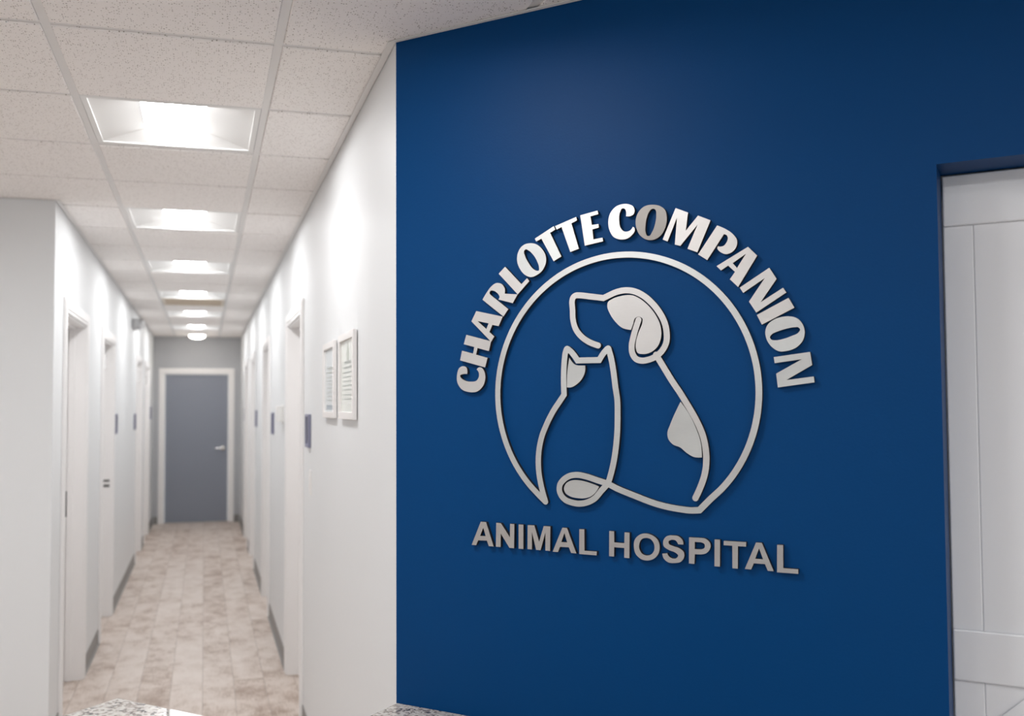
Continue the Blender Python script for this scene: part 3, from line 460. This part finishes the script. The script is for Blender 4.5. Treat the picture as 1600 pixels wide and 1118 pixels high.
def plate(name, contours, facem, z0=0., z1=THK):
    cu = bpy.data.curves.new(name, 'CURVE'); cu.dimensions = '2D'; cu.fill_mode = 'BOTH'; cu.extrude = (z1-z0)/2
    for c in contours:
        pts = smooth_path(c, True); sp_ = cu.splines.new('POLY'); sp_.points.add(len(pts)-1); sp_.use_cyclic_u = True
        for q_, p_ in zip(sp_.points, pts): q_.co = (p_.x/1e4, p_.y/1e4, 0, 1)
    tmp = bpy.data.objects.new('tmp', cu); col.objects.link(tmp)
    me = bpy.data.meshes.new_from_object(tmp.evaluated_get(bpy.context.evaluated_depsgraph_get()))
    bpy.data.objects.remove(tmp); bpy.data.curves.remove(cu)
    cxm = sum(v.co.x for v in me.vertices)/len(me.vertices); cym = sum(v.co.y for v in me.vertices)/len(me.vertices)
    for v in me.vertices: v.co.x -= cxm; v.co.y -= cym; v.co.z += (z1+z0)/2
    bm = bmesh.new(); bm.from_mesh(me); bmesh.ops.remove_doubles(bm, verts=bm.verts, dist=1e-6); bm.to_mesh(me); bm.free()
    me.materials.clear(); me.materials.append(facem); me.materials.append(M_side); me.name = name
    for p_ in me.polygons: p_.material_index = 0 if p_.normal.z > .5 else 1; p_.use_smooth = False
    o = bpy.data.objects.new(name, me); col.objects.link(o)
    o.matrix_world = WM @ Matrix.Translation((cxm, cym, 0)); return o
def flat(cs): return [[(c[k], c[k+1], 0) for k in range(0, len(c), 2)] for c in cs]
arc = [x for x in GLYPHS if x[1] in ('CHARLOTTE', 'COMPANION')]
ARC = ''.join(x[0] for x in arc)
low = [x for x in GLYPHS if x[1] in ('ANIMAL', 'HOSPITAL')]
finish = [0, 0, 2, 0, 0, 1, 1, 1, 2, 2, 3, 2, 2, 2, 0, 0, 1, 1]
for i, (chx, wd, k, cs) in enumerate(arc):
    o = plate('sign_letter', cs, M_letters[finish[i]])
    if i == 0: lb = 'brushed metal letter C at the lower left start of the arched lettering'
    elif i == len(arc)-1: lb = 'brushed metal letter N at the lower right end of the arched lettering'
    elif i == 8: lb = 'brushed metal letter E after a T, before the gap in the arched lettering'
    elif i == 9: lb = 'brushed metal letter C after the gap at the top of the arched lettering'
    else: lb = 'brushed metal letter %s between letters %s and %s in the arched lettering' % (chx, ARC[i-1], ARC[i+1])
    if i == 10: lb = 'metal letter O, toned darker for its brushing direction, at the top of the arched lettering'
    tag(o, lb, 'letter', 'metal letters arched over the ring')
for i, (chx, wd, k, cs) in enumerate(low):
    o = plate('sign_letter', cs, M_letters[4])
    if k == 1: pos = 'first letter of'
    elif k == len(wd): pos = 'last letter of'
    else: pos = 'between %s and %s in' % (wd[k-2], wd[k])
    tag(o, 'satin metal letter %s %s the word %s under the ring' % (chx, pos, wd), 'letter', 'metal letters in the straight line below the ring')
o = plate('sign_outline', flat(RING_CAT), M_letters[1])
tag(o, 'metal ring running into the outline of a sitting cat with a looped tail', 'wall emblem')
o = plate('sign_outline', flat(DOG_LINE), M_letters[0])
tag(o, 'metal line outline of a dog with raised muzzle, inside the ring', 'wall emblem')
tl = PATCH['tail']; tx = sum(p[0] for p in tl)/len(tl); ty = sum(p[1] for p in tl)/len(tl)
PATCH['tail'] = [(tx+(x-tx)*.945, ty+(y-ty)*.90, s_) for x, y, s_ in tl]
for nm, lb in (('ear', 'metal plate filling the ear and crown of the dog outline'), ('face', 'small metal plate under the left ear of the cat outline'),
               ('tail', 'drop shaped metal plate inside the tail loop'), ('back', 'lobed metal plate against the back of the dog outline')):
    tag(plate('sign_plate', [PATCH[nm]], M_letters[1 if nm != 'ear' else 0]), lb, 'wall emblem', 'metal fill plates of the animal emblem')

# ---------------------------------------------------------------- things on the corridor walls
def on_wall(name, side, yc, zc, label, cat, group=None):
    # local x along +Y of the corridor, local z up, local y points out of the wall for side=-1 (right wall)
    t = empty(name, (XR if side == 'R' else XL, yc, zc), math.pi/2); tag(t, label, cat, group); return t
def sgn(side): return 1 if side == 'R' else -1     # local y direction that leaves the wall
def room_sign(side, yc, zc, label, w_=.165, h_=.165):
    t = on_wall('room_sign', side, yc, zc, label, 'sign', 'small purple grey room signs'); s_ = sgn(side)
    b = MB(); fw = .014
    for q_ in (-1, 1): b.box(q_*w_/2, q_*(w_/2-fw), 0, s_*.014, -h_/2, h_/2); b.box(-w_/2+fw, w_/2-fw, 0, s_*.014, q_*h_/2, q_*(h_/2-fw))
    b.box(-w_/2+fw, w_/2-fw, 0, s_*.006, -h_/2+fw, h_/2-fw)
    b.build('sign_frame', M_signframe, t, bevel=.002)
    MB().box(-w_/2+fw+.004, w_/2-fw-.004, s_*.0061, s_*.009, -h_/2+fw+.02, h_/2-fw-.004).build('sign_insert', M_signface, t, bevel=.001)
room_sign('R', 4.885, 1.535, 'purple grey room sign beside the nearest right door, above the light switch')
room_sign('R', 7.50, 1.530, 'purple grey room sign past the thermostat on the right wall')
room_sign('R', 9.95, 1.540, 'small purple sign before the third right door')
room_sign('R', 12.85, 1.555, 'faint small sign farthest along the right wall')
room_sign('L', 8.47, 1.520, 'purple sign just past the second left door')
room_sign('L', 10.72, 1.505, 'purple sign halfway down the left wall, before the third door')
room_sign('L', 13.75, 1.580, 'farthest small sign on the left wall near the grey door')
t = on_wall('thermostat', 'R', 6.56, 1.61, 'white boxy thermostat past the nearest right door', 'thermostat')
MB().box(-.075, .075, 0, .008, -.06, .06).build('back_plate', M_thermo, t, bevel=.002)
MB()  .box(-.065, .065, .008, .045, -.052, .052).build('cover', M_thermo, t, bevel=.005)
t = on_wall('light_switch', 'R', 4.80, 1.285, 'white wall light switch below the nearest room sign', 'light switch')
MB().box(-.038, .038, 0, .006, -.060, .060).build('switch_plate', M_switch, t, bevel=.0025)
MB().box(-.016, .016, .006, .010, -.033, .033).build('rocker', M_switch, t, bevel=.002)
for z_ in (-.048, .048): MB().lathe([(.003, .006), (.003, .0075)], 10, (0, 0, z_), 'y').build('screw', M_metal_s, t)
# emergency light high on the left wall
t = on_wall('emergency_light', 'L', 10.40, 2.50, 'white emergency light with lamp heads high on the left wall', 'emergency light')
v = [(-.15,0,-.05),(.15,0,-.05),(.15,-.075,-.035),(-.15,-.075,-.035),(-.15,0,.055),(.15,0,.055),(.15,-.075,.045),(-.15,-.075,.045)]
MB().add(v, [(0,3,2,1),(4,5,6,7),(0,1,5,4),(1,2,6,5),(2,3,7,6),(3,0,4,7)]).build('body', mat('grey_white_housing', (.60, .60, .61), .5), t, bevel=.008)
for x_ in (-.10, .10):
    MB().lathe([(.014, -.070), (.034, -.082), (.040, -.100), (.038, -.108)], 24, (x_, 0, .012), 'y').build('lamp_head', M_clear, t, smooth=True)
# framed documents
def picture(yn, w_, zb, zt_, paper, label, seal):
    h_ = zt_-zb; t = on_wall('picture_frame', 'R', yn+w_/2, (zb+zt_)/2, label, 'framed document', 'framed documents'); fw = .026; D_ = .017
    b = MB()
    for q_ in (-1, 1): b.box(q_*w_/2, q_*(w_/2-fw), .003, D_, -h_/2, h_/2); b.box(-w_/2+fw, w_/2-fw, .003, D_, q_*h_/2, q_*(h_/2-fw))
    b.box(-w_/2+.03, w_/2-.03, 0, .004, -h_/2+.03, h_/2-.03)
    b.build('frame', M_frame, t, bevel=.0015)
    MB().box(-w_/2+fw, w_/2-fw, .0045, .007, -h_/2+fw, h_/2-fw).build('document', paper, t)
    b = MB(); iw, ih = w_/2-fw, h_/2-fw
    rows = [(.38, .5, .010), (.24, .62, .007), (.10, .72, .004), (-.02, .75, .004), (-.14, .7, .004), (-.26, .72, .004), (-.38, .6, .004), (-.52, .66, .004), (-.64, .5, .004)]
    for zz, ww, th_ in rows: b.box(-iw*ww, iw*ww, .0071, .0074, zz*ih-th_/2, zz*ih+th_/2)
    b.build('print', M_print, t)
    if seal:
        MB().lathe([(.030, .0071), (.030, .0076)], 28, (0, 0, ih*.66), 'y').build('seal', M_gold, t)
    else:
        MB().box(-iw*.7, iw*.7, .0071, .0074, -ih*.93, -ih*.80).build('footer_band', mat('footer_grey', (.35, .40, .44), .6), t)
picture(3.297, .385, 1.609, 1.923, M_paper, 'white framed certificate nearest the blue wall', True)
picture(3.822, .365, 1.609, 1.920, M_paper2, 'white framed bluish document behind the certificate', False)

# ---------------------------------------------------------------- counters
def slab(name, pts, z0_, z1_, m_, label, cat, bev=.004):
    o = MB().prism(pts, z0_, z1_).build(name, m_, bevel=bev, seg=3); return tag(o, label, cat)
slab('countertop', [BP(.003, .002), BP(1.20, .002), BP(1.20, .62), BP(.003, .62)], .823, .855, M_granite,
     'black and white speckled granite countertop under the blue wall sign', 'countertop')
o = MB().prism([BP(.03, .004), BP(1.17, .004), BP(1.17, .57), BP(.03, .57)], 0, .823).build('base_cabinet', M_desk)
tag(o, 'grey base cabinet under the granite countertop by the blue wall', 'cabinet')
K = Vector((-.164, 2.092, 0))
def KP(a_, b_): p_ = K+Dv*a_+Nv*b_; return (p_.x, p_.y)
# the seam between granite and white laminate runs toward the visitor side at an angle
sa = .1425
pA = KP(sa, 0); pB = (pA[0]+.012, pA[1]-.36)
slab('countertop', [KP(0, 0), pA, pB, KP(-.0, .30)], 1.038, 1.070, M_granite, 'raised speckled granite ledge corner in front of the corridor floor', 'countertop')
slab('countertop', [(pA[0]+.0006, pA[1]-.0006), KP(1.3, 0), KP(1.3, .25), (pB[0]+.0006, pB[1])], 1.038, 1.0705, M_laminate, 'white ledge section joining the raised granite corner', 'countertop')
o = MB().prism([KP(.03, .03), KP(1.27, .03), KP(1.27, .20), KP(.03, .20)], 0, 1.038).build('reception_desk', M_desk)
tag(o, 'grey reception desk front carrying the raised ledge', 'desk')
